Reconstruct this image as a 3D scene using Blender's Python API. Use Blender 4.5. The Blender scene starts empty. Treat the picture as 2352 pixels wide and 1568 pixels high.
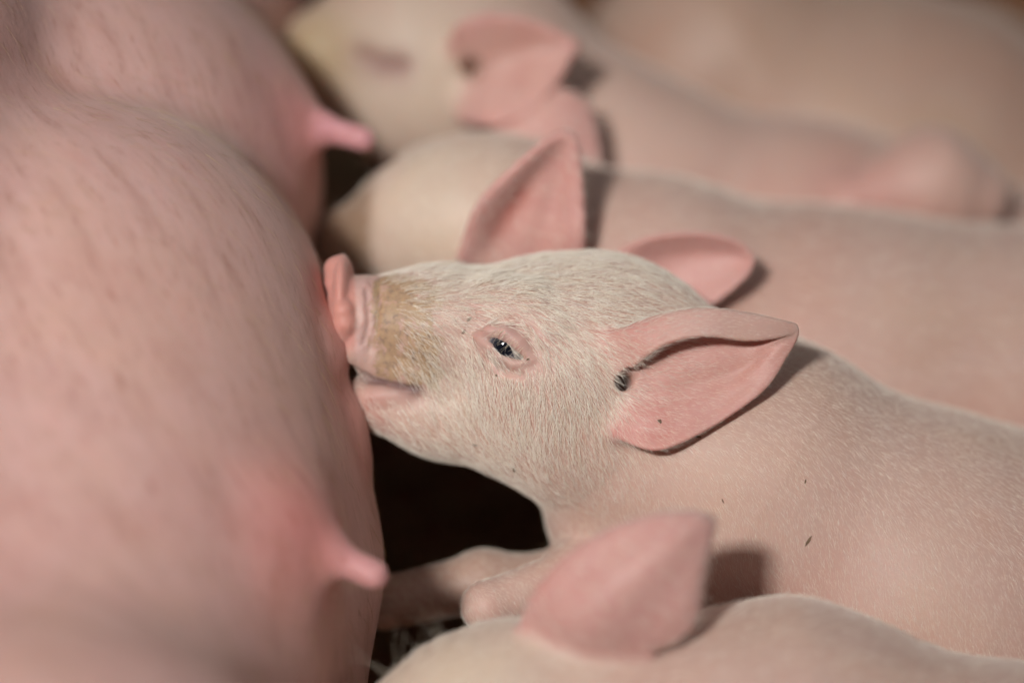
import bpy, math, time
import numpy as np
from mathutils import Vector
from mathutils.bvhtree import BVHTree
from mathutils.kdtree import KDTree

# ------------------------------------------------------------------ camera, sky, sun, exposure
PITCH = math.radians(42.0)
DIST = 0.90                     # camera to the piglet's eye
LENS = 85.0
EYE = np.array([0.0, 0.0, 0.24])          # world place of the piglet's eye
FWD = np.array([0.0, math.cos(PITCH), -math.sin(PITCH)])
UPC = np.array([0.0, math.sin(PITCH), math.cos(PITCH)])
RGT = np.array([1.0, 0.0, 0.0])
U = 36.0 / LENS * DIST / 2352.0           # size of one plan unit, in metres (about 0.16 mm)
CAM = EYE - FWD * DIST - RGT * (1160 - 1176) * U - UPC * (784 - 790) * U
scene = bpy.context.scene
COL = scene.collection

cam_data = bpy.data.cameras.new('camera')
cam = bpy.data.objects.new('camera', cam_data)
COL.objects.link(cam)
cam.location = CAM
cam.rotation_euler = (math.pi / 2 - PITCH, 0, 0)
cam_data.lens = LENS
cam_data.sensor_width = 36.0
cam_data.clip_start = 0.02
cam_data.clip_end = 200
cam_data.dof.use_dof = True
cam_data.dof.focus_distance = DIST - 0.004
cam_data.dof.aperture_fstop = 1.7
cam_data.dof.aperture_blades = 0
scene.camera = cam

# light travels along this direction: from the left of and above the camera
SUN_DIR = RGT * 0.36 - UPC * 0.25 + FWD * 1.0
SUN_DIR = SUN_DIR / np.linalg.norm(SUN_DIR)
sun_el = math.asin(-SUN_DIR[2])
sun_az = math.atan2(-SUN_DIR[0], -SUN_DIR[1])      # clockwise from +y

world = bpy.data.worlds.new('World')
scene.world = world
world.use_nodes = True
wn, wl = world.node_tree.nodes, world.node_tree.links
wn.clear()
wo = wn.new('ShaderNodeOutputWorld')
bg = wn.new('ShaderNodeBackground')
sky = wn.new('ShaderNodeTexSky')
sky.sky_type = 'NISHITA'
sky.sun_disc = False
sky.sun_elevation = sun_el
sky.sun_rotation = sun_az
hsv = wn.new('ShaderNodeHueSaturation')
hsv.inputs['Saturation'].default_value = 0.06
wl.new(sky.outputs[0], hsv.inputs['Color'])
wl.new(hsv.outputs[0], bg.inputs['Color'])
bg.inputs['Strength'].default_value = 0.065
wl.new(bg.outputs[0], wo.inputs[0])

sun_data = bpy.data.lights.new('sun', 'SUN')
sun_data.energy = 5.0
sun_data.angle = math.radians(9.0)
sun_data.color = (1.0, 0.975, 0.935)
sun = bpy.data.objects.new('sun', sun_data)
COL.objects.link(sun)
sun.rotation_euler = Vector(SUN_DIR).to_track_quat('-Z', 'Y').to_euler()

vs = scene.view_settings
vs.view_transform = 'Standard'
vs.look = 'None'
vs.exposure = 0.18
vs.gamma = 1.0
vs.use_curve_mapping = False
scene.cycles.use_denoising = True
scene.cycles.max_bounces = 8
scene.cycles.adaptive_threshold = 0.02

rng = np.random.default_rng(7)
T0 = time.time()

# ------------------------------------------------------------------ plan helpers
def at(px, py, dd=0.0):
    """point seen at plan place (px, py), dd plan units behind the piglet's eye"""
    d = DIST + dd * U
    k = d / DIST * U
    return CAM + FWD * d + RGT * (px - 1176) * k + UPC * (784 - py) * k

def rad(r, dd=0.0):
    return r * U * (DIST + dd * U) / DIST

# ------------------------------------------------------------------ signed distance modelling
class Shape:
    """a smooth union / carving of rounded primitives, meshed as one continuous surface"""
    def __init__(self):
        self.ops = []
        self.lo = np.full(3, 1e9); self.hi = np.full(3, -1e9)
    def _grow(self, c, r):
        self.lo = np.minimum(self.lo, c - r); self.hi = np.maximum(self.hi, c + r)
    def cone(self, a, b, ra, rb, k=20 * U, cut=False):
        a = np.asarray(a, float); b = np.asarray(b, float)
        if not cut:
            self._grow(a, ra); self._grow(b, rb)
        self.ops.append(('cone', k, cut, a, b - a, ra, rb)); return self
    def cap(self, A, B, k=20, cut=False):
        """A, B = (px, py, dd, r) in plan units"""
        return self.cone(at(*A[:3]), at(*B[:3]), rad(A[3], A[2]), rad(B[3], B[2]), k * U, cut)
    def chain(self, pts, k=20, cut=False):
        for A, B in zip(pts[:-1], pts[1:]):
            self.cap(A, B, k, cut)
        return self
    def ell(self, c, r, R=None, k=20 * U, cut=False):
        c = np.asarray(c, float); r = np.asarray(r, float)
        if R is None: R = np.eye(3)
        if not cut: self._grow(c, r.max())
        self.ops.append(('ell', k, cut, c, r, np.asarray(R, float))); return self
    def ball(self, C, r3, R=None, k=20, cut=False):
        f = (DIST + C[2] * U) / DIST * U
        return self.ell(at(*C), np.array(r3) * f, R, k * U, cut)
    def sheet(self, V, F, T, k=20 * U):
        """thin skin about a mid-surface; T = half thickness for each vertex"""
        V = np.asarray(V, float)
        tree = BVHTree.FromPolygons([tuple(v) for v in V], F)
        lo, hi = V.min(0), V.max(0)
        self._grow(lo, .004); self._grow(hi, .004)
        Tf = np.array([np.mean([T[i] for i in f]) for f in F])
        self.ops.append(('sheet', k, False, tree, lo, hi, Tf)); return self
    def bounds(self, op):
        if op[0] == 'cone':
            a, b, r = op[3], op[3] + op[4], max(op[5], op[6])
            return np.minimum(a, b) - r, np.maximum(a, b) + r
        if op[0] == 'ell':
            return op[3] - op[4].max(), op[3] + op[4].max()
        return op[4] - .004, op[5] + .004
    def near(self, lo, hi, margin):
        """the same shape reduced to what can matter inside a box"""
        s = Shape()
        margin += max(op[1] for op in self.ops)
        for op in self.ops:
            l, h = self.bounds(op)
            gap = np.linalg.norm(np.maximum(np.maximum(l - hi, lo - h), 0))
            if gap < margin: s.ops.append(op)
        return s
    def __call__(self, p):
        d = np.full(len(p), 1.0)
        for op in self.ops:
            kind, k, cut = op[:3]
            if kind == 'cone':
                a, ba, ra, rb = op[3:]
                q = p - a
                t = np.clip(q @ ba / max(ba @ ba, 1e-12), 0, 1)
                e = np.sqrt(((q - t[:, None] * ba) ** 2).sum(1)) - (ra + (rb - ra) * t)
            elif kind == 'ell':
                c, r, R = op[3:]
                q = (p - c) @ R.T
                k0 = np.sqrt(((q / r) ** 2).sum(1)); k1 = np.sqrt(((q / r ** 2) ** 2).sum(1))
                e = np.where(k1 > 1e-9, k0 * (k0 - 1) / np.maximum(k1, 1e-9), -r.min())
            else:
                tree, lo, hi, Tf = op[3:]
                out = np.sqrt((np.maximum(np.maximum(lo - p, p - hi), 0) ** 2).sum(1))
                e = out + 0.004
                near = np.nonzero((out < 0.006) & (d > -0.008))[0]
                for i in near:
                    _, _, fi, dist = tree.find_nearest(p[i])
                    e[i] = dist - Tf[fi]
            if cut:
                h = np.maximum(k - np.abs(d + e), 0) / k
                d = np.maximum(d, -e) + h * h * k * 0.25
            else:
                h = np.maximum(k - np.abs(d - e), 0) / k
                d = np.minimum(d, e) - h * h * k * 0.25
        return d
    def hit(self, px, py, start=-900.0):
        """the surface point met by the sight line of plan place (px, py)"""
        ray = at(px, py, 0) - CAM
        ray = ray / np.linalg.norm(ray)
        t = DIST + start * U
        for _ in range(200):
            s = float(self((CAM + ray * t)[None])[0])
            t += s * 0.8
            if s < 2e-5 or t > 3: break
        return CAM + ray * t
    def grad(self, p, base, e=5e-4):
        g = np.empty_like(p)
        for i in range(3):
            o = np.zeros(3); o[i] = e
            g[:, i] = self(p + o) - base
        return g / np.maximum(np.linalg.norm(g, axis=1, keepdims=True), 1e-12)

def depth_of(p):
    return (float(np.dot(p - CAM, FWD)) - DIST) / U

def polygonize(f, lo, hi, h, B=8, clip=None):
    """naive surface nets on a sparse grid of blocks; returns vertices and quads"""
    lo = np.asarray(lo) - 2 * h; hi = np.asarray(hi) + 2 * h
    nb = np.ceil((hi - lo) / (h * B)).astype(int) + 1
    g = np.stack(np.meshgrid(*[np.arange(n) for n in nb], indexing='ij'), -1).reshape(-1, 3)
    cen = lo + (g + 0.5) * B * h
    keep = np.abs(f(cen)) < B * h * 0.87 * 1.35 + 2 * h
    g = g[keep]
    sup = g // 4
    g = g[np.lexsort((g[:, 2], g[:, 1], g[:, 0], sup[:, 2], sup[:, 1], sup[:, 0]))]
    sup = g // 4
    key = (sup[:, 0] * 4096 + sup[:, 1]) * 4096 + sup[:, 2]
    starts = np.concatenate([[0], np.nonzero(np.diff(key))[0] + 1, [len(g)]])
    N = nb * B + 2
    c = np.arange(B + 1)
    loc = np.stack(np.meshgrid(c, c, c, indexing='ij'), -1).reshape(-1, 3)
    cid_all, pos_all, quads = [], [], []
    for s, e in zip(starts[:-1], starts[1:]):
        gb = g[s:e]
        fl = f.near(lo + gb.min(0) * B * h, lo + (gb.max(0) + 1) * B * h, 3 * h + 0.002)
        if not fl.ops: continue
        P = (gb[:, None, :] * B + loc[None]).reshape(-1, 3)
        val = fl(lo + P * h).reshape(len(gb), B + 1, B + 1, B + 1)
        v = {}
        n_in = 0
        for i in (0, 1):
            for j in (0, 1):
                for k in (0, 1):
                    v[i, j, k] = val[:, i:B + i, j:B + j, k:B + k]
                    n_in = n_in + (v[i, j, k] < 0)
        act = (n_in > 0) & (n_in < 8)
        ib, ix, iy, iz = np.nonzero(act)
        cell = gb[ib] * B + np.stack([ix, iy, iz], 1)
        acc = np.zeros((len(ib), 3)); cnt = np.zeros(len(ib))
        cv = {key: a[act] for key, a in v.items()}
        for ax in range(3):
            for u in (0, 1):
                for w in (0, 1):
                    o = [0, 0, 0]; oth = [q for q in range(3) if q != ax]
                    o[oth[0]] = u; o[oth[1]] = w
                    o2 = list(o); o2[ax] = 1
                    a, b = cv[tuple(o)], cv[tuple(o2)]
                    x = (a < 0) != (b < 0)
                    t = np.where(x, a / np.where(x, a - b, 1), 0)
                    pt = np.tile(np.array(o, float), (len(ib), 1)); pt[:, ax] = t
                    acc += pt * x[:, None]; cnt += x
        pos_all.append(lo + (cell + acc / cnt[:, None]) * h)
        cid_all.append((cell[:, 0] * N[1] + cell[:, 1]) * N[2] + cell[:, 2])
        for ax in range(3):
            sl0 = [slice(None)] + [slice(0, B)] * 3
            sl1 = list(sl0); sl1[ax + 1] = slice(1, B + 1)
            a, b = val[tuple(sl0)], val[tuple(sl1)]
            e = (a < 0) != (b < 0)
            ib, ix, iy, iz = np.nonzero(e)
            pt = gb[ib] * B + np.stack([ix, iy, iz], 1)
            flip = a[e] < 0
            o1, o2 = (ax + 1) % 3, (ax + 2) % 3
            q = []
            for d1, d2 in ((1, 1), (0, 1), (0, 0), (1, 0)):
                cc = pt.copy(); cc[:, o1] -= d1; cc[:, o2] -= d2
                q.append((cc[:, 0] * N[1] + cc[:, 1]) * N[2] + cc[:, 2])
            q = np.stack(q, 1)
            q = np.where(flip[:, None], q, q[:, ::-1])
            quads.append(q)
    cid = np.concatenate(cid_all); pos = np.concatenate(pos_all); quads = np.concatenate(quads)
    order = np.argsort(cid); cid = cid[order]; pos = pos[order]
    idx = np.searchsorted(cid, quads); idx = np.clip(idx, 0, len(cid) - 1)
    ok = (cid[idx] == quads).all(1)
    return pos, idx[ok]

def shape_mesh(name, shape, h, newton=1, clip=None):
    V, Q = polygonize(shape, shape.lo, shape.hi, h)
    for _ in range(newton):
        cell = np.floor((V - V.min(0)) / 0.025).astype(int)
        key = (cell[:, 0] * 2048 + cell[:, 1]) * 2048 + cell[:, 2]
        order = np.argsort(key, kind='stable')
        cuts = np.concatenate([[0], np.nonzero(np.diff(key[order]))[0] + 1, [len(V)]])
        for s, e in zip(cuts[:-1], cuts[1:]):
            ii = order[s:e]; W = V[ii]
            fl = shape.near(W.min(0), W.max(0), 4 * h + 0.002)
            f0 = fl(W)
            V[ii] = W - fl.grad(W, f0) * np.clip(f0, -h, h)[:, None] * 0.9
    me = bpy.data.meshes.new(name)
    me.vertices.add(len(V)); me.vertices.foreach_set('co', V.astype(np.float32).ravel())
    me.loops.add(len(Q) * 4); me.loops.foreach_set('vertex_index', Q.astype(np.int32).ravel())
    me.polygons.add(len(Q))
    me.polygons.foreach_set('loop_start', np.arange(0, len(Q) * 4, 4, dtype=np.int32))
    me.polygons.foreach_set('loop_total', np.full(len(Q), 4, dtype=np.int32))
    me.update(calc_edges=True)
    me.polygons.foreach_set('use_smooth', np.ones(len(Q), bool))
    n = np.empty(len(V) * 3, np.float32); me.vertices.foreach_get('normal', n); n = n.reshape(-1, 3).astype(float)
    print(name, len(V), 'verts', round(time.time() - T0, 1), 's')
    return me, V, n, Q

def colour_attr(me, name, rgb):
    a = me.attributes.new(name, 'FLOAT_COLOR', 'POINT')
    c = np.ones((len(rgb), 4), np.float32); c[:, :3] = rgb
    a.data.foreach_set('color', c.ravel())

def float_attr(me, name, val):
    a = me.attributes.new(name, 'FLOAT', 'POINT')
    a.data.foreach_set('value', np.asarray(val, np.float32))

def vec_attr(me, name, val):
    a = me.attributes.new(name, 'FLOAT_VECTOR', 'POINT')
    a.data.foreach_set('vector', np.asarray(val, np.float32).ravel())

def link(name, me, mat=None, parent=None, **props):
    o = bpy.data.objects.new(name, me)
    COL.objects.link(o)
    if mat: me.materials.append(mat)
    if parent: o.parent = parent
    for k, v in props.items(): o[k] = v
    return o

def blob(V, c, r):
    """soft mask round a point on the body"""
    return np.exp(-((V - c) ** 2).sum(1) / (r * U) ** 2)

def path_mask(V, pts, r):
    m = np.zeros(len(V))
    for a, b in zip(pts[:-1], pts[1:]):
        ba = b - a; q = V - a
        t = np.clip(q @ ba / (ba @ ba), 0, 1)
        m = np.maximum(m, np.exp(-((q - t[:, None] * ba) ** 2).sum(1) / (r * U) ** 2))
    return m

def mix(c, col, m):
    m = np.clip(m, 0, 1)[:, None]
    return c * (1 - m) + np.array(col) * m

# ------------------------------------------------------------------ ears
def spline_grid(ctrl, nu, nv):
    """Catmull-Rom surface through a grid of control points"""
    C = np.array(ctrl, float)
    def interp(A, n):
        m = len(A)
        t = np.linspace(0, m - 1, n); i = np.minimum(t.astype(int), m - 2); f = (t - i)
        f = f.reshape(-1, *([1] * (A.ndim - 1)))
        g = lambda k: A[np.clip(i + k, 0, m - 1)]
        p0, p1, p2, p3 = g(-1), g(0), g(1), g(2)
        return .5 * (2 * p1 + (p2 - p0) * f + (2 * p0 - 5 * p1 + 4 * p2 - p3) * f ** 2 + (3 * p1 - p0 - 3 * p2 + p3) * f ** 3)
    A = interp(C, nu)
    A = np.swapaxes(interp(np.swapaxes(A, 0, 1), nv), 0, 1)
    return A

def ear_sheet(shape, rows, dd0, k=25, nu=40, nv=40, t_base=14, t_tip=6, ridge=None):
    """rows of (px, py, dd) from the base to the tip, dd counted from dd0"""
    G = spline_grid(rows, nu, nv)
    if ridge:
        amp, cnt, v0, v1 = ridge
        uu = np.linspace(0, 1, nu)[:, None]; vv = np.linspace(0, 1, nv)[None]
        w = np.clip((vv - v0) / .1, 0, 1) * np.clip((v1 - vv) / .1, 0, 1) * np.clip(uu * 4, 0, 1) * np.clip((1 - uu) * 2.2, 0, 1)
        G[..., 2] += amp * w * np.sin(2 * np.pi * (cnt * (vv - v0) / (v1 - v0) + 0.5 * uu * uu))
    if isinstance(dd0, tuple):                      # (px, py, offset): counted from the body's surface there
        dd0 = depth_of(shape.hit(dd0[0], dd0[1], -1100)) + dd0[2]
    V = np.array([[at(x, y, dd0 + z) for x, y, z in r] for r in G]).reshape(-1, 3)
    T = []
    for i in range(nu):
        for j in range(nv):
            u = i / (nu - 1); e = min(j, nv - 1 - j) / (nv - 1)
            t = t_base + (t_tip - t_base) * u ** 0.7
            T.append(rad(t * (0.72 + 0.28 * min(1, e * 6)), dd0))
    F = [(i * nv + j, i * nv + j + 1, (i + 1) * nv + j + 1, (i + 1) * nv + j) for i in range(nu - 1) for j in range(nv - 1)]
    shape.sheet(V, F, T, k * U)
    return V

def ear_mask(V, E, r=14):
    """how near each body vertex lies to an ear's mid-surface"""
    lo, hi = E.min(0) - .01, E.max(0) + .01
    m = np.zeros(len(V))
    near = np.nonzero(((V > lo) & (V < hi)).all(1))[0]
    kd = KDTree(len(E))
    for i, e in enumerate(E): kd.insert(e, i)
    kd.balance()
    d = np.array([kd.find(V[i])[2] for i in near])
    if len(near): m[near] = np.clip(1 - (d / U - r) / 18, 0, 1)
    return m

# ------------------------------------------------------------------ materials
def nodes_of(name):
    m = bpy.data.materials.new(name); m.use_nodes = True
    nt = m.node_tree; nt.nodes.clear()
    out = nt.nodes.new('ShaderNodeOutputMaterial')
    b = nt.nodes.new('ShaderNodeBsdfPrincipled')
    nt.links.new(b.outputs[0], out.inputs[0])
    return m, nt, b

def noise(nt, vec, scale, detail=3, rough=0.55):
    n = nt.nodes.new('ShaderNodeTexNoise')
    n.inputs['Scale'].default_value = scale; n.inputs['Detail'].default_value = detail; n.inputs['Roughness'].default_value = rough
    nt.links.new(vec, n.inputs['Vector']); return n

def ramp(nt, fac, stops):
    r = nt.nodes.new('ShaderNodeValToRGB')
    while len(r.color_ramp.elements) < len(stops): r.color_ramp.elements.new(0.5)
    for e, (p, c) in zip(r.color_ramp.elements, stops):
        e.position = p; e.color = (*c, 1) if len(c) == 3 else c
    nt.links.new(fac, r.inputs['Fac']); return r

def mixrgb(nt, a, b, fac, mode='MIX'):
    m = nt.nodes.new('ShaderNodeMix'); m.data_type = 'RGBA'; m.blend_type = mode
    for s, v in (('A', a), ('B', b)):
        sock = [i for i in m.inputs if i.name == s and i.type == 'RGBA'][0]
        if isinstance(v, tuple): sock.default_value = (*v, 1)
        else: nt.links.new(v, sock)
    if isinstance(fac, float): m.inputs[0].default_value = fac
    else: nt.links.new(fac, m.inputs[0])
    return [o for o in m.outputs if o.type == 'RGBA'][0]

def skin_material(name, sss=0.25, rough=0.5, blotch=0.3, streak=None, bump=0.15, fuzz=0.25, fine=900.0):
    m, nt, b = nodes_of(name)
    tint = nt.nodes.new('ShaderNodeAttribute'); tint.attribute_name = 'tint'
    geo = nt.nodes.new('ShaderNodeTexCoord')
    vec = geo.outputs['Object']
    n1 = noise(nt, vec, 38, 4)
    r1 = ramp(nt, n1.outputs['Fac'], [(0.3, (0.86, 0.74, 0.72)), (0.5, (1, 1, 1)), (0.72, (1.06, 1.0, 0.92))])
    col = mixrgb(nt, tint.outputs['Color'], r1.outputs['Color'], blotch, 'MULTIPLY')
    n0 = noise(nt, vec, 11, 3)
    r0 = ramp(nt, n0.outputs['Fac'], [(0.34, (0.93, 0.80, 0.77)), (0.5, (1, 1, 1)), (0.66, (0.97, 0.95, 0.86))])
    col = mixrgb(nt, col, r0.outputs['Color'], 0.55, 'MULTIPLY')
    ea = nt.nodes.new('ShaderNodeAttribute'); ea.attribute_name = 'ear'
    nv_ = noise(nt, vec, 45, 2)
    rv = ramp(nt, nv_.outputs['Fac'], [(0.44, (0, 0, 0)), (0.475, (0.22, 0.22, 0.22)), (0.50, (0, 0, 0)), (0.60, (0, 0, 0)), (0.75, (0.35, 0.35, 0.35))])
    vm = nt.nodes.new('ShaderNodeMath'); vm.operation = 'MULTIPLY'
    nt.links.new(ea.outputs['Fac'], vm.inputs[0]); nt.links.new(rv.outputs['Color'], vm.inputs[1])
    col = mixrgb(nt, col, (0.86, 0.66, 0.66), vm.outputs[0], 'MULTIPLY')
    if streak:
        fl = nt.nodes.new('ShaderNodeAttribute'); fl.attribute_name = 'flow'
        for sc, st, cols in streak:
            mp = nt.nodes.new('ShaderNodeMapping'); mp.inputs['Scale'].default_value = sc
            nt.links.new(fl.outputs['Vector'], mp.inputs['Vector'])
            n2 = noise(nt, mp.outputs[0], 1.0, 4, 0.6)
            r2 = ramp(nt, n2.outputs['Fac'], cols)
            col = mixrgb(nt, col, r2.outputs['Color'], st, 'MULTIPLY')
    dn = nt.nodes.new('ShaderNodeAttribute'); dn.attribute_name = 'dirt'
    nd = noise(nt, vec, 150, 6, 0.7)
    mm = nt.nodes.new('ShaderNodeMath'); mm.operation = 'MULTIPLY_ADD'
    nt.links.new(dn.outputs['Fac'], mm.inputs[0]); mm.inputs[1].default_value = 0.5; nt.links.new(nd.outputs['Fac'], mm.inputs[2])
    dr = ramp(nt, mm.outputs[0], [(0.86, (0, 0, 0)), (0.97, (0.72, 0.72, 0.72))])
    dc = ramp(nt, noise(nt, vec, 480, 3, 0.6).outputs['Fac'], [(0.30, (0.13, 0.095, 0.06)), (0.45, (0.37, 0.245, 0.125)), (0.7, (0.47, 0.33, 0.17))])
    col = mixrgb(nt, col, dc.outputs['Color'], dr.outputs['Color'])
    nt.links.new(col, b.inputs['Base Color'])
    b.inputs['Roughness'].default_value = rough
    b.inputs['Specular IOR Level'].default_value = 0.35
    b.inputs['Subsurface Weight'].default_value = sss
    b.inputs['Subsurface Radius'].default_value = (1.0, 0.38, 0.25)
    b.inputs['Subsurface Scale'].default_value = 0.006
    b.inputs['Sheen Weight'].default_value = fuzz
    b.inputs['Sheen Roughness'].default_value = 0.5
    b.inputs['Sheen Tint'].default_value = (1, 0.93, 0.85, 1)
    n3 = noise(nt, vec, fine, 3)
    n4 = noise(nt, vec, fine * 0.22, 2)
    ad = nt.nodes.new('ShaderNodeMath'); ad.operation = 'ADD'
    nt.links.new(n3.outputs['Fac'], ad.inputs[0]); nt.links.new(n4.outputs['Fac'], ad.inputs[1])
    wa = nt.nodes.new('ShaderNodeAttribute'); wa.attribute_name = 'wrinkle'
    wv = nt.nodes.new('ShaderNodeTexWave'); wv.wave_type = 'BANDS'; wv.bands_direction = 'X'
    wv.inputs['Scale'].default_value = 62.0; wv.inputs['Distortion'].default_value = 5.0; wv.inputs['Detail'].default_value = 3.0; wv.inputs['Detail Scale'].default_value = 2.2
    nt.links.new(vec, wv.inputs['Vector'])
    wm = nt.nodes.new('ShaderNodeMath'); wm.operation = 'MULTIPLY'
    nt.links.new(wa.outputs['Fac'], wm.inputs[0]); nt.links.new(wv.outputs['Fac'], wm.inputs[1])
    ad2 = nt.nodes.new('ShaderNodeMath'); ad2.operation = 'MULTIPLY_ADD'
    nt.links.new(wm.outputs[0], ad2.inputs[0]); ad2.inputs[1].default_value = 9.0; nt.links.new(ad.outputs[0], ad2.inputs[2]); ad = ad2
    bp = nt.nodes.new('ShaderNodeBump'); bp.inputs['Strength'].default_value = bump; bp.inputs['Distance'].default_value = 0.0006
    nt.links.new(ad.outputs[0], bp.inputs['Height'])
    nt.links.new(bp.outputs[0], b.inputs['Normal'])
    return m

def plain_material(name, col, rough=0.6, var=0.3, scale=40.0, spec=0.4, bump=0.0, col2=None):
    m, nt, b = nodes_of(name)
    tc = nt.nodes.new('ShaderNodeTexCoord')
    n = noise(nt, tc.outputs['Object'], scale, 5, 0.6)
    c2 = col2 or tuple(c * (1 - var) for c in col)
    r = ramp(nt, n.outputs['Fac'], [(0.3, c2), (0.7, col)])
    nt.links.new(r.outputs['Color'], b.inputs['Base Color'])
    b.inputs['Roughness'].default_value = rough
    b.inputs['Specular IOR Level'].default_value = spec
    if bump:
        bp = nt.nodes.new('ShaderNodeBump'); bp.inputs['Strength'].default_value = bump; bp.inputs['Distance'].default_value = 0.004
        nt.links.new(n.outputs['Fac'], bp.inputs['Height']); nt.links.new(bp.outputs[0], b.inputs['Normal'])
    return m

SKIN = (0.605, 0.408, 0.345)
CREAM = (0.64, 0.51, 0.41)
PINK = (0.64, 0.355, 0.32)
M_PIGLET = skin_material('piglet_skin', sss=0.3)
M_BLUR = skin_material('piglet_skin_fuzzy', sss=0.2, fuzz=0.4)
M_SOW = skin_material('sow_skin', sss=0.2, fuzz=0.2, blotch=0.4, bump=0.3, fine=600.0, streak=[
    ((6, 90, 1), 0.36, [(0.30, (0.62, 0.45, 0.37)), (0.44, (0.92, 0.86, 0.82)), (0.56, (1.08, 1.06, 1.06)), (0.72, (1.0, 0.76, 0.73))]),
    ((24, 330, 1), 0.48, [(0.30, (0.62, 0.44, 0.33)), (0.45, (1, 1, 1)), (0.7, (1.0, 0.97, 0.94))])])

# ------------------------------------------------------------------ the setting
M_FLOOR = plain_material('dirty_floor', (0.36, 0.19, 0.11), 0.85, 0.4, 30.0, 0.2, 0.3)
fm = bpy.data.meshes.new('floor')
fm.from_pydata([(-6, -4, 0), (6, -4, 0), (6, 8, 0), (-6, 8, 0)], [], [(0, 1, 2, 3)])
link('floor', fm, M_FLOOR, kind='structure')

# trodden straw lying on the floor between the animals
sv, sf = [], []
for _ in range(900):
    cx, cy = rng.uniform(-0.12, 0.55), rng.uniform(-0.35, 0.45)
    an, ln, w, z = rng.uniform(0, math.pi), rng.uniform(.015, .05), rng.uniform(.0008, .002), rng.uniform(.001, .008)
    dx, dy = math.cos(an) * ln, math.sin(an) * ln; nx, ny = -math.sin(an) * w, math.cos(an) * w
    b0 = len(sv); tz = rng.uniform(0, .006)
    sv += [(cx - dx - nx, cy - dy - ny, z), (cx + dx - nx, cy + dy - ny, z + tz), (cx + dx + nx, cy + dy + ny, z + tz), (cx - dx + nx, cy - dy + ny, z), (cx, cy, z + .0015 + tz / 2)]
    sf += [(b0, b0 + 1, b0 + 4), (b0 + 1, b0 + 2, b0 + 4), (b0 + 2, b0 + 3, b0 + 4), (b0 + 3, b0, b0 + 4)]
sm = bpy.data.meshes.new('straw'); sm.from_pydata(sv, [], sf)
link('straw', sm, plain_material('old_straw', (0.42, 0.30, 0.16), 0.8, 0.5, 60.0), kind='stuff', label='dim trodden straw on the floor under the piglets', category='straw')

def box_mesh(name, boxes):
    vv, ff = [], []
    for (x0, y0, z0), (x1, y1, z1) in boxes:
        b = len(vv)
        vv += [(x, y, z) for z in (z0, z1) for y in (y0, y1) for x in (x0, x1)]
        ff += [tuple(b + i for i in q) for q in ((0, 2, 3, 1), (4, 5, 7, 6), (0, 1, 5, 4), (2, 6, 7, 3), (0, 4, 6, 2), (1, 3, 7, 5))]
    m = bpy.data.meshes.new(name); m.from_pydata(vv, [], ff); return m
# added screen out of view; its opening masks the sun into a soft falloff
M_SUN_MASK = plain_material('sun_mask_surface', (0.30, 0.26, 0.22), 0.9, 0.3, 3.0)
WY = -2.4
aim = EYE + np.array([-0.04, -0.015, 0.0])
tt = (aim[1] - WY) / SUN_DIR[1]
wx, wz = aim[0] - SUN_DIR[0] * tt, aim[2] - SUN_DIR[2] * tt
hx, hz = 0.31, 0.37
X0, X1, ZT, TH = -7.0, 5.0, 5.2, 0.06
link('added_sun_mask', box_mesh('added_sun_mask', [((X0, WY - TH, 0), (wx - hx, WY, ZT)), ((wx + hx, WY - TH, 0), (X1, WY, ZT)),
    ((wx - hx, WY - TH, 0), (wx + hx, WY, wz - hz)), ((wx - hx, WY - TH, wz + hz), (wx + hx, WY, ZT))]), M_SUN_MASK, kind='structure')
# the pen divider behind the last piglet: a rusty brown kick board under a dark plastic panel
M_RUST = plain_material('rusty_board', (0.26, 0.075, 0.018), 0.8, 0.6, 14.0, 0.3, 0.3)
M_NAVY = plain_material('dark_panel', (0.012, 0.012, 0.018), 0.55, 0.4, 8.0)
dv = bpy.data.objects.new('pen_divider', None); COL.objects.link(dv)
dv.location = (0, 0.62, 0); dv['label'] = 'dark pen divider with a rusty brown board, behind the farthest piglet'; dv['category'] = 'divider'
link('kick_board', box_mesh('kick_board', [((-2.5, -0.02, 0.0), (2.5, 0.02, 0.11))]), M_RUST, dv)
link('panel', box_mesh('panel', [((-2.5, -0.012, 0.112), (2.5, 0.012, 0.75))]), M_NAVY, dv)

# ------------------------------------------------------------------ the sow
# belly bulges that each carry a teat, blended into one flank
sow = Shape()
sow.ball((-650, 300, 900), (1050, 2600, 1150), k=60)                     # trunk of the sow, lying on her side
sow.ball((175, 820, 150), (600, 600, 600), k=120)
sow.ball((260, 1090, 0), (520, 480, 540), k=130)                       # bulge the piglet sucks on
sow.ball((205, 1560, -230), (545, 560, 600), k=380)                      # nearest bulge
sow.ball((180, 420, 640), (560, 560, 560), k=70)                        # next bulge
sow.ball((60, 0, 1150), (640, 560, 560), k=110)
sow.ball((-60, -300, 1600), (640, 560, 560), k=110)
sow.ball((150, 2000, -800), (600, 560, 620), k=200)
sow.chain([(675, 1080, 120, 145), (680, 1300, 40, 145), (670, 1600, -60, 150)], 160)   # under-edge of the udder
def teat(base, tip, r0, r1, swell, k=70):
    """a teat on its swollen cone"""
    sow.cap((*swell[:3], swell[3]), (*base, r0 * 1.05), k)
    sow.cap((*base, r0), (*tip, r1), 30)
sow.ball((590, 1245, -330), (185, 190, 195), k=90)
teat((755, 1268, -385), (860, 1320, -400), 35, 35, (625, 1235, -340, 115), 70)
teat((735, 292, 480), (834, 320, 455), 30, 29, (560, 280, 560, 185), 110)
sow.cap((640, 800, 60, 165), (735, 800, 60, 60), 80)
sow.cap((775, 960, 60, 55), (790, 1050, 60, 45), 60)
me, V, n, Q = shape_mesh('sow', sow, 0.0030)
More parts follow.
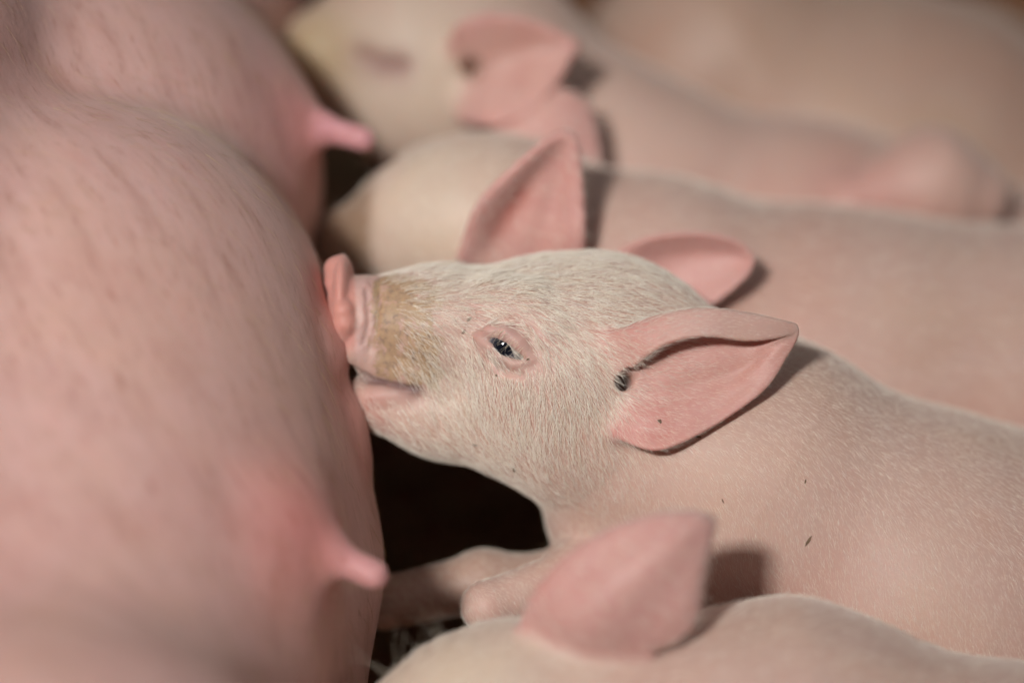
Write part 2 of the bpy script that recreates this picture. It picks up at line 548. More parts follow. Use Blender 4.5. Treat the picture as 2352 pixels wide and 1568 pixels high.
c = np.tile(np.array((0.645, 0.405, 0.37)), (len(V), 1))
c = mix(c, (0.62, 0.22, 0.20), 0.85 * blob(V, at(705, 1215, -430), 185))
c = mix(c, (0.66, 0.32, 0.34), 1.0 * path_mask(V, [at(780, 1275, -390), at(890, 1330, -405)], 45))
c = mix(c, (0.62, 0.26, 0.25), 0.8 * blob(V, at(690, 300, 430), 190))
c = mix(c, (0.66, 0.32, 0.36), 1.0 * path_mask(V, [at(750, 295, 450), at(850, 322, 440)], 45))
c = mix(c, (0.60, 0.25, 0.22), 0.7 * path_mask(V, [at(750, 650, 0), at(790, 800, 0), at(810, 900, 0), at(830, 1050, 0)], 70))
colour_attr(me, 'tint', c)
axis = at(-300, 700, 300)
th = np.arctan2(V[:, 2] - axis[2], V[:, 0] - axis[0])
vec_attr(me, 'flow', np.stack([th * 0.9, V[:, 1] - 0.16 * th, np.zeros(len(V))], 1))
sow_o = link('sow', me, M_SOW, label='huge pink sow lying on her side with bulging udder and teats', category='sow')
SOW = (V, n, Q)

# ------------------------------------------------------------------ piglets
def rot_y(a):
    c, s = math.cos(a), math.sin(a)
    return np.array([[c, 0, -s], [0, 1, 0], [s, 0, c]])

def legs(s, spots, top_r=75, low_r=42):
    """legs from a joint at (px, py, dd) down to the floor"""
    for (x, y, d), kneedx in spots:
        a = at(x, y, d)
        f = np.array([a[0] + kneedx * U * 0.3, a[1], 0.028])
        m = (a + f) / 2 + np.array([kneedx * U, 0, 0])
        s.cone(a, m, top_r * U * 1.25, low_r * U * 1.25, 40 * U)
        s.cone(m, f, low_r * U * 1.25, low_r * U * 1.1, 20 * U)
        s.cone(f, f + np.array([-0.008, 0, -0.016]), low_r * U * 1.2, low_r * U, 12 * U)

# --- the piglet in the middle, sucking
pig = Shape()
pig.ball((1310, 775, 150), (300, 185, 185), R=rot_y(-0.10), k=60)             # skull
pig.cap((838, 734, 110, 103), (1010, 755, 120, 130), 50)                       # snout
pig.cap((1010, 755, 120, 129), (1180, 790, 140, 175), 70)
pig.cap((850, 922, 112, 66), (1010, 943, 130, 96), 34)                        # lower jaw
pig.cap((1010, 945, 130, 95), (1250, 965, 130, 165), 60)
pig.ball((1290, 890, 90), (190, 150, 190), k=110)                             # cheek
pig.cap((1380, 850, 190, 215), (1720, 1080, 240, 300), 120)                   # neck
pig.cap((1400, 1000, 190, 190), (1620, 1180, 260, 270), 110)                  # throat
pig.cap((1720, 1095, 270, 300), (2150, 1375, 330, 395), 150)                  # shoulders
pig.cap((2150, 1375, 330, 395), (2900, 1540, 480, 430), 160)                  # trunk
pig.ball((2950, 1540, 480), (480, 420, 440), k=150)
pig.cap((1380, 1200, 260, 120), (1560, 1200, 240, 190), 90)                   # breast
legs(pig, [((2900, 1640, 250), 60), ((2900, 1540, 700), 60)])
pig.chain([(1540, 1290, 200, 120), (1330, 1330, 120, 75), (1120, 1392, 30, 58)], 40)      # near foreleg, bent at the knee
k1 = at(1120, 1392, 30)
pig.cone(k1, np.array([k1[0] + .045, k1[1] + .01, 0.03]), rad(55), rad(42), 20 * U)
pig.chain([(1560, 1300, 420, 120), (1280, 1345, 270, 72), (1110, 1335, 230, 66), (880, 1385, 200, 60)], 40)  # far foreleg, braced against the udder
def on(px, py, r, off=0.0):
    """a bead on the skin at a plan place, off units outward"""
    d = depth_of(pig.hit(px, py))
    return (px, py, d - off, r)
# brow, lip, lids and nose built on the skin
pig.chain([on(1070, 712, 30, -29), on(1130, 694, 34, -33), on(1200, 708, 34, -33), on(1250, 760, 30, -29)], 60)     # brow
pig.chain([on(818, 806, 34, -20), on(870, 832, 34, -24), on(950, 856, 36, -29), on(1010, 880, 36, -33)], 34)       # upper lip
pig.ball((1165, 790, depth_of(pig.hit(1165, 790)) + 34), (66, 44, 48), k=40)                                        # lids bulge over the eyeball
eye_d = depth_of(pig.hit(1164, 793))
ax = at(1213, 824, eye_d) - at(1118, 770, eye_d); ax /= np.linalg.norm(ax)
EYE_R = np.stack([ax, np.cross(-FWD, ax), -FWD])
lid_u = [on(1094, 772, 7, -3), on(1126, 759, 13, -3), on(1160, 765, 16, -1), on(1190, 788, 15, -1), on(1220, 824, 9, -3)]
lid_l = [on(1098, 778, 7, -3), on(1126, 798, 8, -3), on(1148, 820, 8, -3), on(1180, 836, 8, -3), on(1216, 830, 7, -3)]
fold = [on(1104, 750, 4, -1), on(1140, 733, 5, -1), on(1180, 736, 5, -1), on(1215, 764, 5, -1), on(1233, 805, 4, -1)]
under = [on(1115, 824, 4, -1), on(1155, 852, 4, -1), on(1200, 862, 3, -1)]
pig.chain(fold, 14, cut=True)
pig.chain(under, 14, cut=True)
pig.ell(at(1166, 800, eye_d - 4), np.array([56, 17, 46]) * U, EYE_R, 6 * U, cut=True)      # the slit of the eye
pig.chain(lid_u, 10)
pig.chain(lid_l, 8)
pig.ball((788, 690, 112), (28, 112, 104), k=14)                                # nose disc
NOSE = [(776, 620, 98, 33), (772, 650, 76, 25), (775, 680, 56, 18)]
for q in ((789, 714, 22), (793, 742, 25), (785, 768, 18)):
    NOSE.append(on(q[0], q[1], q[2], -0.25 * q[2]))
pig.chain(NOSE, 10)
pig.chain([on(842, 660, 5, 0), on(845, 700, 5, 0), on(849, 740, 5, 0), on(836, 790, 5, 0)], 9, cut=True)
pig.chain([on(854, 650, 4, 0), on(858, 680, 4, 0), on(855, 710, 4, 0), on(860, 740, 4, 0)], 8, cut=True)
pig.chain([on(866, 645, 4, -1), on(868, 700, 4, -1), on(862, 760, 4, -1), on(850, 800, 4, 0)], 12, cut=True)
md = [depth_of(pig.hit(x, y)) for x, y in ((870, 878), (915, 886), (957, 893))]
pig.chain([(800, 852, md[0] + 10, 20), (840, 868, md[0] + 4, 14), (878, 881, md[0] + 2, 8), (915, 887, md[1] - 1, 6), (957, 893, md[2] - 1, 6)], 8, cut=True)     # mouth
pig.chain([on(850, 908, 16, -12), on(885, 907, 14, -12), on(935, 908, 11, -10)], 26)             # lower lip
near_ear = ear_sheet(pig, [
    [(1405, 880, 70), (1340, 815, 95), (1420, 850, 120), (1415, 890, 125), (1410, 930, 110), (1370, 965, 140)],
    [(1470, 822, -12), (1430, 765, 12), (1470, 820, 62), (1455, 885, 68), (1445, 945, 46), (1415, 992, 45)],
    [(1535, 783, -38), (1515, 731, -8), (1535, 788, 40), (1520, 875, 46), (1500, 950, 24), (1460, 1018, 6)],
    [(1620, 767, -45), (1615, 714, -20), (1620, 765, 32), (1610, 850, 44), (1580, 940, 28), (1525, 1026, -10)],
    [(1715, 778, -25), (1715, 724, -10), (1720, 770, 30), (1715, 830, 40), (1690, 890, 30), (1640, 972, 2)],
    [(1785, 772, -5), (1785, 738, 0), (1790, 765, 10), (1785, 790, 15), (1775, 820, 15), (1752, 893, 10)],
    [(1828, 762, 15), (1826, 748, 15), (1830, 760, 17), (1828, 770, 17), (1822, 785, 17), (1806, 815, 17)]],
    (1450, 880, -38), k=44, nu=70, nv=70, t_base=12, t_tip=6, ridge=(3.5, 2.2, 0.42, 0.95))
far_ear = ear_sheet(pig, [
    [(1395, 600, 10), (1420, 640, 20), (1470, 670, 20), (1530, 690, 0)],
    [(1480, 552, -20), (1500, 600, 30), (1540, 660, 30), (1580, 710, 0)],
    [(1590, 537, -30), (1600, 580, 20), (1615, 640, 15), (1625, 700, -10)],
    [(1685, 552, -30), (1690, 585, 5), (1685, 625, 0), (1665, 675, -15)],
    [(1730, 590, -25), (1728, 602, -20), (1722, 615, -20), (1712, 635, -20)]],
    330, k=30, t_base=12, t_tip=6)
ec = depth_of(pig.hit(1440, 868))
pig.chain([(1462, 842, ec + 3, 12), (1452, 850, ec + 4, 15), (1434, 874, ec + 8, 18), (1415, 890, ec + 80, 24)], 12, cut=True)     # ear canal
me, V, n, Q = shape_mesh('piglet', pig, 0.0008)
em = np.maximum(ear_mask(V, near_ear), ear_mask(V, far_ear))
P3 = lambda x, y: pig.hit(x, y)
plan_x = 1176 + (V - CAM) @ RGT / ((V - CAM) @ FWD) * DIST / U
c = np.tile(np.array(SKIN), (len(V), 1))
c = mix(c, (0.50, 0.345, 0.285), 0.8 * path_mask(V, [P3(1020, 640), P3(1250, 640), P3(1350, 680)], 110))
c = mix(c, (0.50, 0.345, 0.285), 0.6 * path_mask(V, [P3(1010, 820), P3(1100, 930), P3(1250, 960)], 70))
c = mix(c, (0.62, 0.36, 0.31), 0.55 * np.maximum(blob(V, P3(1370, 800), 110), blob(V, P3(1180, 950), 110)))
c = mix(c, (0.58, 0.36, 0.335), 0.55 * blob(V, P3(1160, 770), 85))
c = mix(c, (0.56, 0.25, 0.22), 0.35 * path_mask(V, [P3(1090, 772), P3(1125, 748), P3(1180, 738), P3(1228, 790)], 9))
float_attr(me, 'dirt', np.clip(1.0 * path_mask(V, [P3(900, 660), P3(890, 700), P3(885, 830), P3(980, 865)], 60) + 0.95 * path_mask(V, [P3(910, 650), P3(990, 680), P3(975, 790)], 55), 0, 1))
c = mix(c, (0.12, 0.09, 0.06), 0.7 * path_mask(V, [P3(866, 648), P3(867, 700), P3(862, 745)], 9))
c = mix(c, (0.64, 0.43, 0.40), 0.85 * path_mask(V, [P3(830, 650), P3(838, 720), P3(822, 800)], 30) * np.clip((plan_x - 806) / 12, 0, 1))
c = mix(c, (0.64, 0.315, 0.27), np.clip((1 - np.linalg.norm(V - at(788, 690, 90), axis=1) / (150 * U)) * 6, 0, 1) * np.clip((820 - plan_x) / 9, 0, 1))
c = mix(c, (0.58, 0.33, 0.30), 0.4 * path_mask(V, [P3(860, 906), P3(930, 908)], 18))
c = mix(c, (0.14, 0.07, 0.07), 0.9 * path_mask(V, [at(800, 855, md[0] + 20), at(845, 868, md[0] + 12), at(880, 880, md[0] + 8), at(955, 893, md[2] + 4)], 17))
c = mix(c, (0.56, 0.26, 0.22), 0.7 * path_mask(V, [P3(850, 940), P3(880, 985)], 45))
c = mix(c, (0.50, 0.12, 0.09), 0.6 * blob(V, P3(1093, 718), 16))
c = mix(c, (0.60, 0.22, 0.2), 0.5 * blob(V, P3(1385, 768), 22))
c = mix(c, (0.30, 0.19, 0.13), 0.85 * path_mask(V, [at(1280, 1345, 270), at(1110, 1335, 230), at(880, 1385, 200)], 95) * (V[:, 1] > at(1200, 1360, 90)[1]))  # far foreleg browned: the head's shade painted in along with mud
c = mix(c, PINK, em)
band = near_ear.reshape(70, 70, 3)[8:, :24].reshape(-1, 3)
c = mix(c, (0.60, 0.42, 0.365), 0.75 * ear_mask(V, band, 4) * em)
c = mix(c, (0.62, 0.27, 0.24), 0.6 * em * np.maximum(blob(V, P3(1470, 770), 90), blob(V, P3(1490, 985), 90)))
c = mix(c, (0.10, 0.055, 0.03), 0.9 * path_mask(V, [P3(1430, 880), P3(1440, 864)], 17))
float_attr(me, 'ear', em)
float_attr(me, 'wrinkle', np.clip(path_mask(V, [P3(846, 650), P3(850, 720), P3(835, 800)], 32) + 0.6 * path_mask(V, [P3(1110, 745), P3(1180, 742), P3(1235, 800)], 22) + 0.5 * path_mask(V, [P3(1380, 990), P3(1310, 1080)], 40), 0, 1))
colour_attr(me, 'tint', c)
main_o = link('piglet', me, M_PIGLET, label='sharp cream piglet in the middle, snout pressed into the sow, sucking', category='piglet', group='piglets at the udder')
MAIN = (V, n, Q, em)
cam_data.dof.focus_distance = DIST + (eye_d + 5) * U

# its eye: a dark wet ball behind the lids
def uv_ball(name, c, r, mat, parent, seg=32, ring=20, R=None, **kw):
    vv, ff = [], []
    for i in range(ring + 1):
        a = math.pi * i / ring
        for j in range(seg):
            b = 2 * math.pi * j / seg
            vv.append(np.array([math.sin(a) * math.cos(b), math.sin(a) * math.sin(b), math.cos(a)]) * r + c)
    for i in range(ring):
        for j in range(seg):
            ff.append((i * seg + j, (i + 1) * seg + j, (i + 1) * seg + (j + 1) % seg, i * seg + (j + 1) % seg))
    m = bpy.data.meshes.new(name); m.from_pydata([tuple(v) for v in vv], [], ff)
    m.polygons.foreach_set('use_smooth', [True] * len(ff))
    return link(name, m, mat, parent, **kw)
M_EYE, nt, b = nodes_of('eyeball')
geo = nt.nodes.new('ShaderNodeTexCoord')
dist = nt.nodes.new('ShaderNodeVectorMath'); dist.operation = 'DISTANCE'
nt.links.new(geo.outputs['Object'], dist.inputs[0])
ball_c = at(1164, 795, eye_d + 50)
dist.inputs[1].default_value = tuple(at(1155, 793, eye_d - 8))
rr = ramp(nt, dist.outputs['Value'], [(0.0, (0.004, 0.005, 0.010)), (0.0050, (0.007, 0.010, 0.02)), (0.0066, (0.02, 0.026, 0.045)), (0.0080, (0.26, 0.25, 0.28))])
nt.links.new(rr.outputs['Color'], b.inputs['Base Color'])
b.inputs['Roughness'].default_value = 0.06
b.inputs['Specular IOR Level'].default_value = 0.6
uv_ball('eye', ball_c, 52 * U, M_EYE, main_o, label='half open dark eye')

# --- the piglet behind it
p2 = Shape()
p2.cap((815, 575, 680, 105), (1000, 530, 640, 160), 60)
p2.ball((1100, 520, 620), (285, 200, 205), k=60)
p2.ball((985, 520, 590), (135, 120, 120), k=60)
p2.cap((1150, 550, 640, 200), (1500, 690, 700, 260), 120)
p2.cap((1500, 715, 720, 285), (1900, 850, 820, 350), 140)
p2.cap((1900, 850, 820, 350), (2700, 920, 900, 390), 140)
legs(p2, [((1350, 800, 700), -40), ((1500, 700, 900), -40), ((2700, 1000, 800), 60), ((2700, 950, 1100), 60)])
p2_near = ear_sheet(p2, [
    [(1060, 590, 60), (1120, 600, 90), (1200, 620, 90), (1330, 620, 60)],
    [(1100, 475, -20), (1165, 515, 50), (1230, 550, 50), (1335, 540, 0)],
    [(1178, 392, -50), (1210, 445, 30), (1260, 480, 25), (1335, 470, -10)],
    [(1252, 328, -50), (1270, 362, 0), (1292, 390, 0), (1332, 395, -20)],
    [(1292, 306, -45), (1302, 310, -40), (1314, 316, -40), (1325, 328, -40)]], (1200, 520, -75), k=30, nu=34, nv=34, t_base=16, t_tip=12, ridge=(9, 1.5, 0.1, 0.95))
p2_far = ear_sheet(p2, [
    [(1110, 400, 20), (1180, 420, 0), (1270, 430, 0), (1370, 440, 20)],
    [(1130, 325, 30), (1200, 330, -10), (1280, 350, -10), (1372, 370, 20)],
    [(1190, 255, 40), (1240, 260, 0), (1300, 280, -5), (1365, 300, 20)],
    [(1255, 207, 50), (1285, 210, 20), (1310, 220, 20), (1348, 240, 30)]], 700, k=30, nu=34, nv=34, t_base=16, t_tip=12)
me, V, n, Q = shape_mesh('piglet', p2, 0.0021)
c = np.tile(np.array(SKIN), (len(V), 1))
c = mix(c, CREAM, blob(V, at(1000, 450, 450), 320))
c = mix(c, (0.27, 0.165, 0.10), 0.9 * np.clip((at(872, 560, 560)[0] - V[:, 0]) / 0.006, 0, 1))  # sow's shadow on the snout, painted into the tint with dirt brown
em_ = np.maximum(ear_mask(V, p2_near), ear_mask(V, p2_far))
float_attr(me, 'ear', em_)
c = mix(c, PINK, em_)
c = mix(c, (0.5, 0.16, 0.13), 0.7 * path_mask(V, [p2.hit(1140, 520, -300), p2.hit(1190, 450, -300)], 35))
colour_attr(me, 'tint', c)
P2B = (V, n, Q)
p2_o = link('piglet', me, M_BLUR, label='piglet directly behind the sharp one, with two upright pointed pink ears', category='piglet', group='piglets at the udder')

# --- the piglet with its eye and ear turned to the camera at the top
p3 = Shape()
p3.cap((745, 130, 1030, 110), (900, 110, 1060, 190), 70)
p3.ball((1020, 110, 1100), (290, 230, 230), k=100)
p3.ball((980, 250, 1020), (190, 150, 180), k=110)
p3.cap((1060, 150, 1150, 230), (1420, 430, 1200, 260), 120)
p3.cap((1420, 460, 1210, 265), (1850, 630, 1300, 330), 140)
p3.cap((1850, 630, 1300, 330), (2300, 760, 1400, 330), 140)
p3.cap((1960, 465, 960, 70), (2140, 425, 1010, 130), 25)
p3.cap((2140, 425, 1010, 130), (2230, 450, 1020, 90), 25)
legs(p3, [((1250, 480, 1200), -40), ((1350, 400, 1450), -40), ((2300, 800, 1300), 60), ((2300, 750, 1600), 60)])
e3 = [(830, 128), (870, 150), (920, 152)]
p3.chain([(x, y, depth_of(p3.hit(x, y, -200)) - 4, 14) for x, y in e3], 30, cut=True)
E3 = [p3.hit(x, y, -200) for x, y in e3]
p3_ear = ear_sheet(p3, [
    [(1040, 130, 60), (1060, 170, 80), (1060, 220, 70), (1070, 275, 50)],
    [(1060, 60, -30), (1120, 150, 20), (1130, 210, 0), (1130, 282, -50)],
    [(1150, 38, -50), (1180, 120, 0), (1190, 190, -15), (1200, 262, -60)],
    [(1240, 58, -50), (1250, 110, -15), (1250, 160, -30), (1262, 208, -60)],
    [(1318, 95, -45), (1320, 105, -40), (1316, 118, -40), (1310, 130, -40)]], (1120, 160, -60), k=40, nu=34, nv=34, t_base=16, t_tip=13)
c3 = p3.hit(1082, 155, -200)
p3.cone(c3, c3 + FWD * 0.01, 20 * U, 20 * U, 12 * U, cut=True)
me, V, n, Q = shape_mesh('piglet', p3, 0.0024)
c = np.tile(np.array(SKIN), (len(V), 1))
c = mix(c, CREAM, blob(V, at(900, 200, 850), 420))
c = mix(c, (0.33, 0.18, 0.17), 0.85 * path_mask(V, E3, 45))
c = mix(c, (0.45, 0.33, 0.17), 0.8 * blob(V, at(720, 120, 930), 130))
c = mix(c, (0.60, 0.34, 0.30), 0.8 * blob(V, at(1990, 440, 900), 150))
em_ = ear_mask(V, p3_ear)
float_attr(me, 'ear', em_)
c = mix(c, PINK, em_)
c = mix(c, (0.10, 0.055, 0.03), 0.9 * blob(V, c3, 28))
colour_attr(me, 'tint', c)
link('piglet', me, M_BLUR, label='blurred cream piglet at the top with its closed eye and ear in view', category='piglet', group='piglets at the udder')

# --- the farthest piglet
p4 = Shape()
p4.cap((1450, 300, 1690, 170), (1630, 190, 1750, 300), 120)
p4.cap((1630, 190, 1750, 300), (2050, 420, 1850, 425), 150)
p4.cap((2050, 420, 1850, 425), (2700, 810, 1950, 430), 150)
legs(p4, [((1500, 350, 1800), -40), ((1500, 200, 2100), -40), ((2700, 800, 1800), 60), ((2700, 650, 2200), 60)])
me, V, n, Q = shape_mesh('piglet', p4, 0.003)
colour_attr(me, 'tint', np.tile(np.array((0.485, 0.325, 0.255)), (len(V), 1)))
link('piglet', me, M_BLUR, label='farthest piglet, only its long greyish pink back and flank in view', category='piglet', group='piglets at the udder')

# --- the nearest piglet, at the bottom
p5 = Shape()
p5.cap((820, 1720, -330, 100), (1010, 1680, -330, 165), 60)
p5.ball((1200, 1650, -330), (300, 200, 210), k=100)
p5.cap((1200, 1660, -320, 205), (1500, 1740, -280, 270), 120)
p5.cap((1500, 1740, -290, 270), (1800, 1740, -270, 335), 140)
p5.cap((1800, 1740, -270, 335), (2400, 2000, -330, 430), 140)
p5.cap((2400, 2000, -330, 430), (2800, 2150, -330, 430), 140)
legs(p5, [((1350, 1850, -300), -40), ((1400, 1800, 0), -40), ((2800, 2200, -400), 60), ((2800, 2150, 0), 60)])
p5_ear = ear_sheet(p5, [
    [(1200, 1470, 90), (1240, 1500, 90), (1290, 1520, 90), (1350, 1530, 90)],
    [(1225, 1375, 20), (1300, 1420, -15), (1390, 1470, -15), (1455, 1500, 25)],
    [(1320, 1268, 0), (1400, 1325, -45), (1485, 1390, -45), (1555, 1462, 0)],
    [(1455, 1200, -10), (1512, 1255, -45), (1558, 1315, -45), (1597, 1405, -10)],
    [(1570, 1179, -10), (1590, 1208, -25), (1606, 1245, -25), (1617, 1300, -5)],
    [(1632, 1188, 0), (1633, 1196, 0), (1634, 1204, 0), (1632, 1216, 0)]], (1290, 1495, -25), k=40, nu=40, nv=36, t_base=16, t_tip=13, ridge=(6, 1.5, 0.1, 0.9))
me, V, n, Q = shape_mesh('piglet', p5, 0.0021)
c = np.tile(np.array(SKIN), (len(V), 1))
c = mix(c, CREAM, blob(V, at(1000, 1560, -500), 300))
em_ = ear_mask(V, p5_ear)
float_attr(me, 'ear', em_)
c = mix(c, PINK, em_)
colour_attr(me, 'tint', c)
P5B = (V, n, Q)
near_o = link('piglet', me, M_BLUR, label='nearest piglet at the bottom, blurred, with one big raised pink ear', category='piglet', group='piglets at the udder')
print('bodies', round(time.time() - T0, 1))

# ------------------------------------------------------------------ hair
def hair_material(name, a, b_, rough=0.45, trans=0.0):
    m, nt, b = nodes_of(name)
    info = nt.nodes.new('ShaderNodeHairInfo')
    r = ramp(nt, info.outputs['Random'], [(0.0, a), (1.0, b_)])
    nt.links.new(r.outputs['Color'], b.inputs['Base Color'])
    b.inputs['Roughness'].default_value = rough
    b.inputs['Specular IOR Level'].default_value = 0.4
    tr = nt.nodes.new('ShaderNodeBsdfTranslucent'); nt.links.new(r.outputs['Color'], tr.inputs['Color'])
    ms = nt.nodes.new('ShaderNodeMixShader'); ms.inputs[0].default_value = 0.15
    nt.links.new(b.outputs[0], ms.inputs[1]); nt.links.new(tr.outputs[0], ms.inputs[2])
    out = [x for x in nt.nodes if x.type == 'OUTPUT_MATERIAL'][0]
    nt.links.new(ms.outputs[0], out.inputs[0])
    return m

def grow(name, root, nrm, tang, length, r0, mat, parent, lift=0.35, npt=4, jitter=0.25, droop=0.5, **kw):
    """one Curves object: each strand leaves the skin at an angle and lies back along the coat"""
    N = len(root)
    t = tang + rng.normal(0, jitter, (N, 3))
    t -= nrm * (t * nrm).sum(1)[:, None]
    t /= np.maximum(np.linalg.norm(t, axis=1, keepdims=True), 1e-9)
    lf = lift * rng.uniform(0.5, 1.5, N)
    bend = rng.normal(0, 0.18, N)[:, None] * np.cross(nrm, t)
    P = np.empty((N, npt, 3))
    for i in range(npt):
        s = i / (npt - 1)
        h = lf * s * (1 - droop * s)
        P[:, i] = root + length[:, None] * (t * s + nrm * h[:, None] + bend * s * s) - nrm * 0.0001
    hc = bpy.data.hair_curves.new(name)
    hc.add_curves([npt] * N)
    hc.attributes['position'].data.foreach_set('vector', P.astype(np.float32).ravel())
    ra = hc.attributes.get('radius') or hc.attributes.new('radius', 'FLOAT', 'POINT')
    prof = np.array([1.0 - 0.75 * (i / (npt - 1)) ** 1.5 for i in range(npt)])
    ra.data.foreach_set('value', (np.asarray(r0).reshape(-1, 1) * np.ones((N, 1)) * prof[None]).astype(np.float32).ravel())
    o = bpy.data.objects.new(name, hc)
    COL.objects.link(o); hc.materials.append(mat); o.parent = parent
    for k, v in kw.items(): o[k] = v
    return o

def scatter(V, n, Q, weight, count):
    """random roots on a body, by area and weight"""
    A, B_, C, D = (V[Q[:, i]] for i in range(4))
    area = 0.5 * np.linalg.norm(np.cross(C - A, D - B_), axis=1) * weight[Q].mean(1)
    f = rng.choice(len(Q), count, p=area / area.sum())
    u, v = rng.random(count)[:, None], rng.random(count)[:, None]
    w = [(1 - u) * (1 - v), u * (1 - v), u * v, (1 - u) * v]
    p = sum(w[i] * V[Q[f, i]] for i in range(4)); m = sum(w[i] * n[Q[f, i]] for i in range(4))
    m /= np.maximum(np.linalg.norm(m, axis=1, keepdims=True), 1e-9)
    return p, m, f

def comb(shape, p, strokes, width=90):
    """coat direction blended from brush strokes (px, py, dx, dy) laid on the body"""
    C = np.array([shape.hit(x, y) for x, y, _, _ in strokes])
    D = np.array([RGT * dx - UPC * dy for _, _, dx, dy in strokes]); D /= np.linalg.norm(D, axis=1, keepdims=True)
    out = np.empty_like(p)
    for s in range(0, len(p), 20000):
        d2 = ((p[s:s + 20000, None] - C[None]) ** 2).sum(2) / (width * U) ** 2
        w = np.exp(-(d2 - d2.min(1, keepdims=True)) * 0.7)
        out[s:s + 20000] = w @ D / w.sum(1, keepdims=True)
    return out

STROKES = [(860, 700, 1, .1), (950, 640, 1, -.1), (1000, 690, 1, -.15), (1100, 620, 1, .05), (1200, 600, 1, .08), (1300, 640, 1, .22),
    (1400, 680, 1, .32), (1130, 690, 1, -.05), (1220, 710, .85, .55), (1265, 770, .45, .9), (1280, 850, .15, 1), (1000, 800, .3, .95), (1050, 850, .4, .9),
    (930, 760, .6, .7), (1100, 930, .55, .85), (1180, 890, -.25, 1), (1250, 960, -.15, 1), (1340, 950, -.05, 1), (1010, 950, .8, .6), (1100, 1040, .75, .65),
    (1200, 1090, .6, .8), (1300, 1110, .35, .95), (1370, 850, .4, .9), (1380, 780, .8, .2), (1450, 770, 1, -.3), (1550, 740, 1, -.05), (1700, 750, 1, .1),
    (1500, 870, 1, .1), (1600, 850, 1, .1), (1700, 830, 1, .0), (1500, 980, .85, .5), (1600, 960, 1, .1), (1400, 960, .6, .8), (1330, 740, .8, .6),
    (1450, 1100, .3, .95), (1600, 1080, .45, .9), (1750, 1000, .6, .8), (1900, 1050, .5, .85), (1800, 1250, .3, .95), (2000, 1300, .3, .95), (2200, 1150, .5, .85),
    (2200, 1400, .3, .95), (1600, 680, 1, .5), (1700, 1350, .3, .95), (1950, 930, .8, .5), (2300, 1050, .6, .7), (1400, 1180, .3, .95), (1250, 1180, .6, .8),
    (1150, 755, .9, -.2), (1210, 780, .7, .7), (1140, 850, -.2, 1)]
V, n, Q, em = MAIN
P3 = lambda x, y: pig.hit(x, y)
head = np.clip(1.25 - np.linalg.norm((V - P3(1180, 720)) / (420 * U), axis=1) ** 2 * 0.8, 0, 1)
bald = np.clip(path_mask(V, [at(*q[:3]) for q in NOSE], 75) * 3
    + path_mask(V, [P3(1100, 775), P3(1150, 760), P3(1200, 790), P3(1215, 825), P3(1160, 828)], 20) * 1.6
    + path_mask(V, [P3(1080, 740), P3(1140, 730), P3(1200, 745)], 16) * 0.6
    + path_mask(V, [P3(900, 680), P3(890, 820), P3(970, 770)], 75) * 0.72 + path_mask(V, [P3(850, 890), P3(940, 895)], 30) * 1.2 + path_mask(V, [P3(1428, 882), P3(1450, 855)], 26) * 1.5, 0, 1)
inner = em * (ear_mask(V, near_ear) > 0)
plan_x = 1176 + (V - CAM) @ RGT / ((V - CAM) @ FWD) * DIST / U
seen = (plan_x < 2600) & (V[:, 2] > 0.06)
wgt = (0.62 + 0.28 * head) * (1 - bald) * (1 - 0.25 * em) * seen
p, m, f = scatter(V, n, Q, wgt, 120000)
hd = np.clip(1.25 - np.linalg.norm((p - P3(1180, 720)) / (420 * U), axis=1) ** 2 * 0.8, 0, 1)
ear_h = em[Q[f]].mean(1)
tang = comb(pig, p, STROKES)
L = (0.0030 + 0.0046 * hd) * (1 - 0.35 * ear_h) * rng.uniform(0.6, 1.25, len(p))
R0 = (0.000030 + 0.000038 * hd) * (1 - 0.3 * ear_h)
M_HAIR = hair_material('piglet_hair', (0.90, 0.81, 0.68), (0.99, 0.96, 0.89))
grow('coat_hair', p, m, tang, L, R0, M_HAIR, main_o, lift=0.28, jitter=0.16, kind='stuff')
# eyelashes
lash_r, lash_t = [], []
for i in range(27):
    t = i / 26
    x = np.interp(t, [0, .35, .7, 1], [1138, 1165, 1192, 1218]) + rng.normal(0, 2); y = np.interp(t, [0, .35, .7, 1], [757, 760, 785, 822]) + rng.normal(0, 2)
    lash_r.append(pig.hit(x, y))
    lash_t.append(RGT * (-0.75 + rng.normal(0, .15)) - UPC * (0.55 + rng.normal(0, .15)) - FWD * 0.28)
lash_r = np.array(lash_r); lash_t = np.array(lash_t)
nn = np.tile(-FWD, (len(lash_r), 1))
M_LASH = hair_material('lash_hair', (0.80, 0.68, 0.48), (0.92, 0.86, 0.74))
grow('eyelashes', lash_r, nn, lash_t, np.full(len(lash_r), 0.0062) * rng.uniform(.7, 1.2, len(lash_r)), 0.000055, M_LASH, main_o, lift=0.45, jitter=0.1, droop=0.7, npt=6, kind='stuff')
print('hair', round(time.time() - T0, 1))
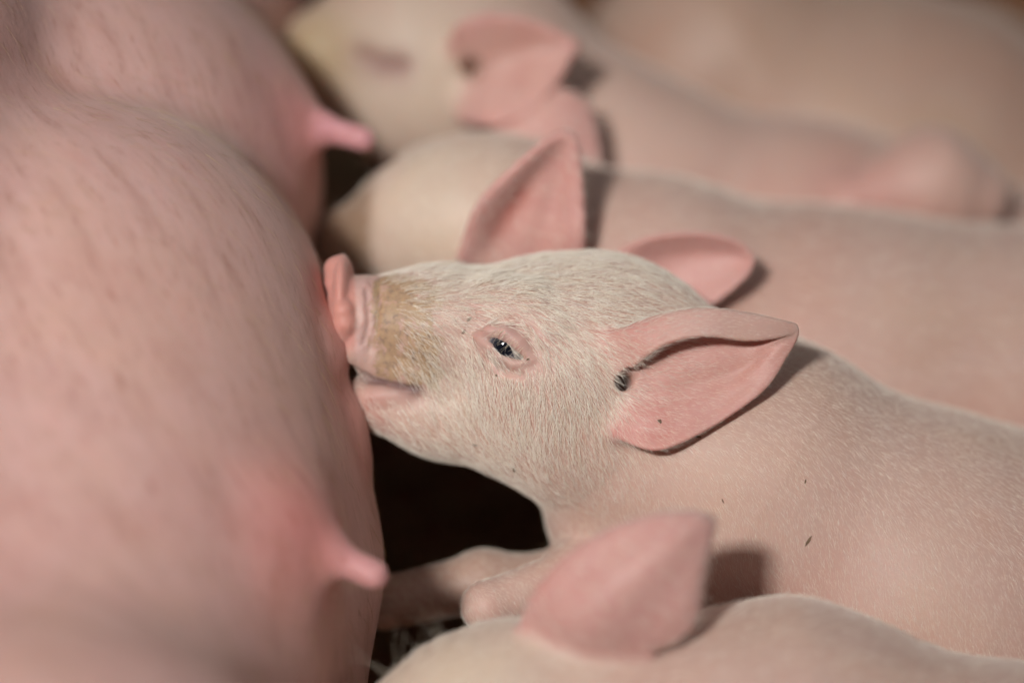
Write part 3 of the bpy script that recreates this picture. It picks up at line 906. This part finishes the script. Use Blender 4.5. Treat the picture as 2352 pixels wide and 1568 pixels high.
# sow bristles
V, n, Q = SOW
seen = ((V - CAM) @ FWD < DIST + .16) & ((V - CAM) @ FWD > DIST - .12) & (V[:, 0] > at(-100, 0, 0)[0])
p, m, f = scatter(V, n, Q, seen.astype(float), 2600)
ang = np.cross(m, np.array([0, -1.0, 0])) + np.array([0, -0.25, 0])
M_BRISTLE = hair_material('sow_bristle', (0.42, 0.27, 0.13), (0.66, 0.50, 0.32))
grow('bristles', p, m, ang, rng.uniform(0.005, 0.013, len(p)), 0.00005, M_BRISTLE, sow_o, lift=0.12, jitter=0.22, npt=5, kind='stuff')
for body, o_, cnt in ((P2B, p2_o, 16000), (P5B, near_o, 16000)):
    V, n, Q = body
    p, m, f = scatter(V, n, Q, (V[:, 2] > 0.08).astype(float), cnt)
    grow('coat_hair', p, m, np.tile(RGT * .8 - np.array([0, 0, .5]), (cnt, 1)), rng.uniform(.003, .007, cnt), 0.00006, M_HAIR, o_, lift=.35, jitter=.25, kind='stuff')
# whiskers on the nearest piglet's snout
spots = [(x, 1568 - 0.47 * (x - 860) + rng.normal(0, 6) + 14) for x in rng.uniform(880, 1050, 12)]
p = np.array([p5.hit(x, y, -1400) for x, y in spots])
ok = (p - CAM) @ FWD < DIST + 0.05
p = p[ok]
t = np.array([RGT * rng.normal(-.45, .3) + UPC * rng.uniform(.6, 1) for _ in p])
grow('whiskers', p, np.tile(-FWD, (len(p), 1)), t, rng.uniform(.008, .02, len(p)), 0.00005, M_LASH, near_o, lift=.1, jitter=.1, npt=5, kind='stuff')
# flecks of dried dirt stuck to the middle piglet's coat
FLECKS = [(1858, 1240, 15, 4, 2.1), (1180, 1072, 11, 2.5, 1.4), (1092, 1022, 8, 2, .2), (1515, 968, 7, 4, .9), (1078, 733, 8, 3, -.7), (1066, 761, 7, 3, -.9),
    (1213, 825, 4, 3, 0), (1850, 1105, 6, 2, 1.8), (1660, 1150, 6, 2, 1.2), (1605, 1003, 8, 3, .2), (1140, 862, 3, 3, 0)]
vv, ff = [], []
for x, y, a, b_, an in FLECKS:
    o = pig.hit(x, y); ca, sa = math.cos(an), math.sin(an); b0 = len(vv)
    for ring, sc, hh in ((0, 1.0, -2.0), (1, 0.7, 2.5)):
        for k in range(7):
            th = k * 2 * math.pi / 7; r_ = sc * (1 + rng.normal(0, .22))
            u, w = math.cos(th) * a * r_, math.sin(th) * b_ * r_
            q = at(x + u * ca - w * sa, y + u * sa + w * ca, depth_of(o) - hh)
            vv.append(tuple(q))
    for k in range(7):
        ff.append((b0 + k, b0 + (k + 1) % 7, b0 + 7 + (k + 1) % 7, b0 + 7 + k))
    ff.append(tuple(b0 + 7 + k for k in range(7)))
fl = bpy.data.meshes.new('dirt_flecks'); fl.from_pydata(vv, [], ff)
link('dirt_flecks', fl, plain_material('dried_dirt', (0.24, 0.16, 0.10), 0.9, 0.5, 300.0), main_o, kind='stuff')
print('script', round(time.time() - T0, 1))
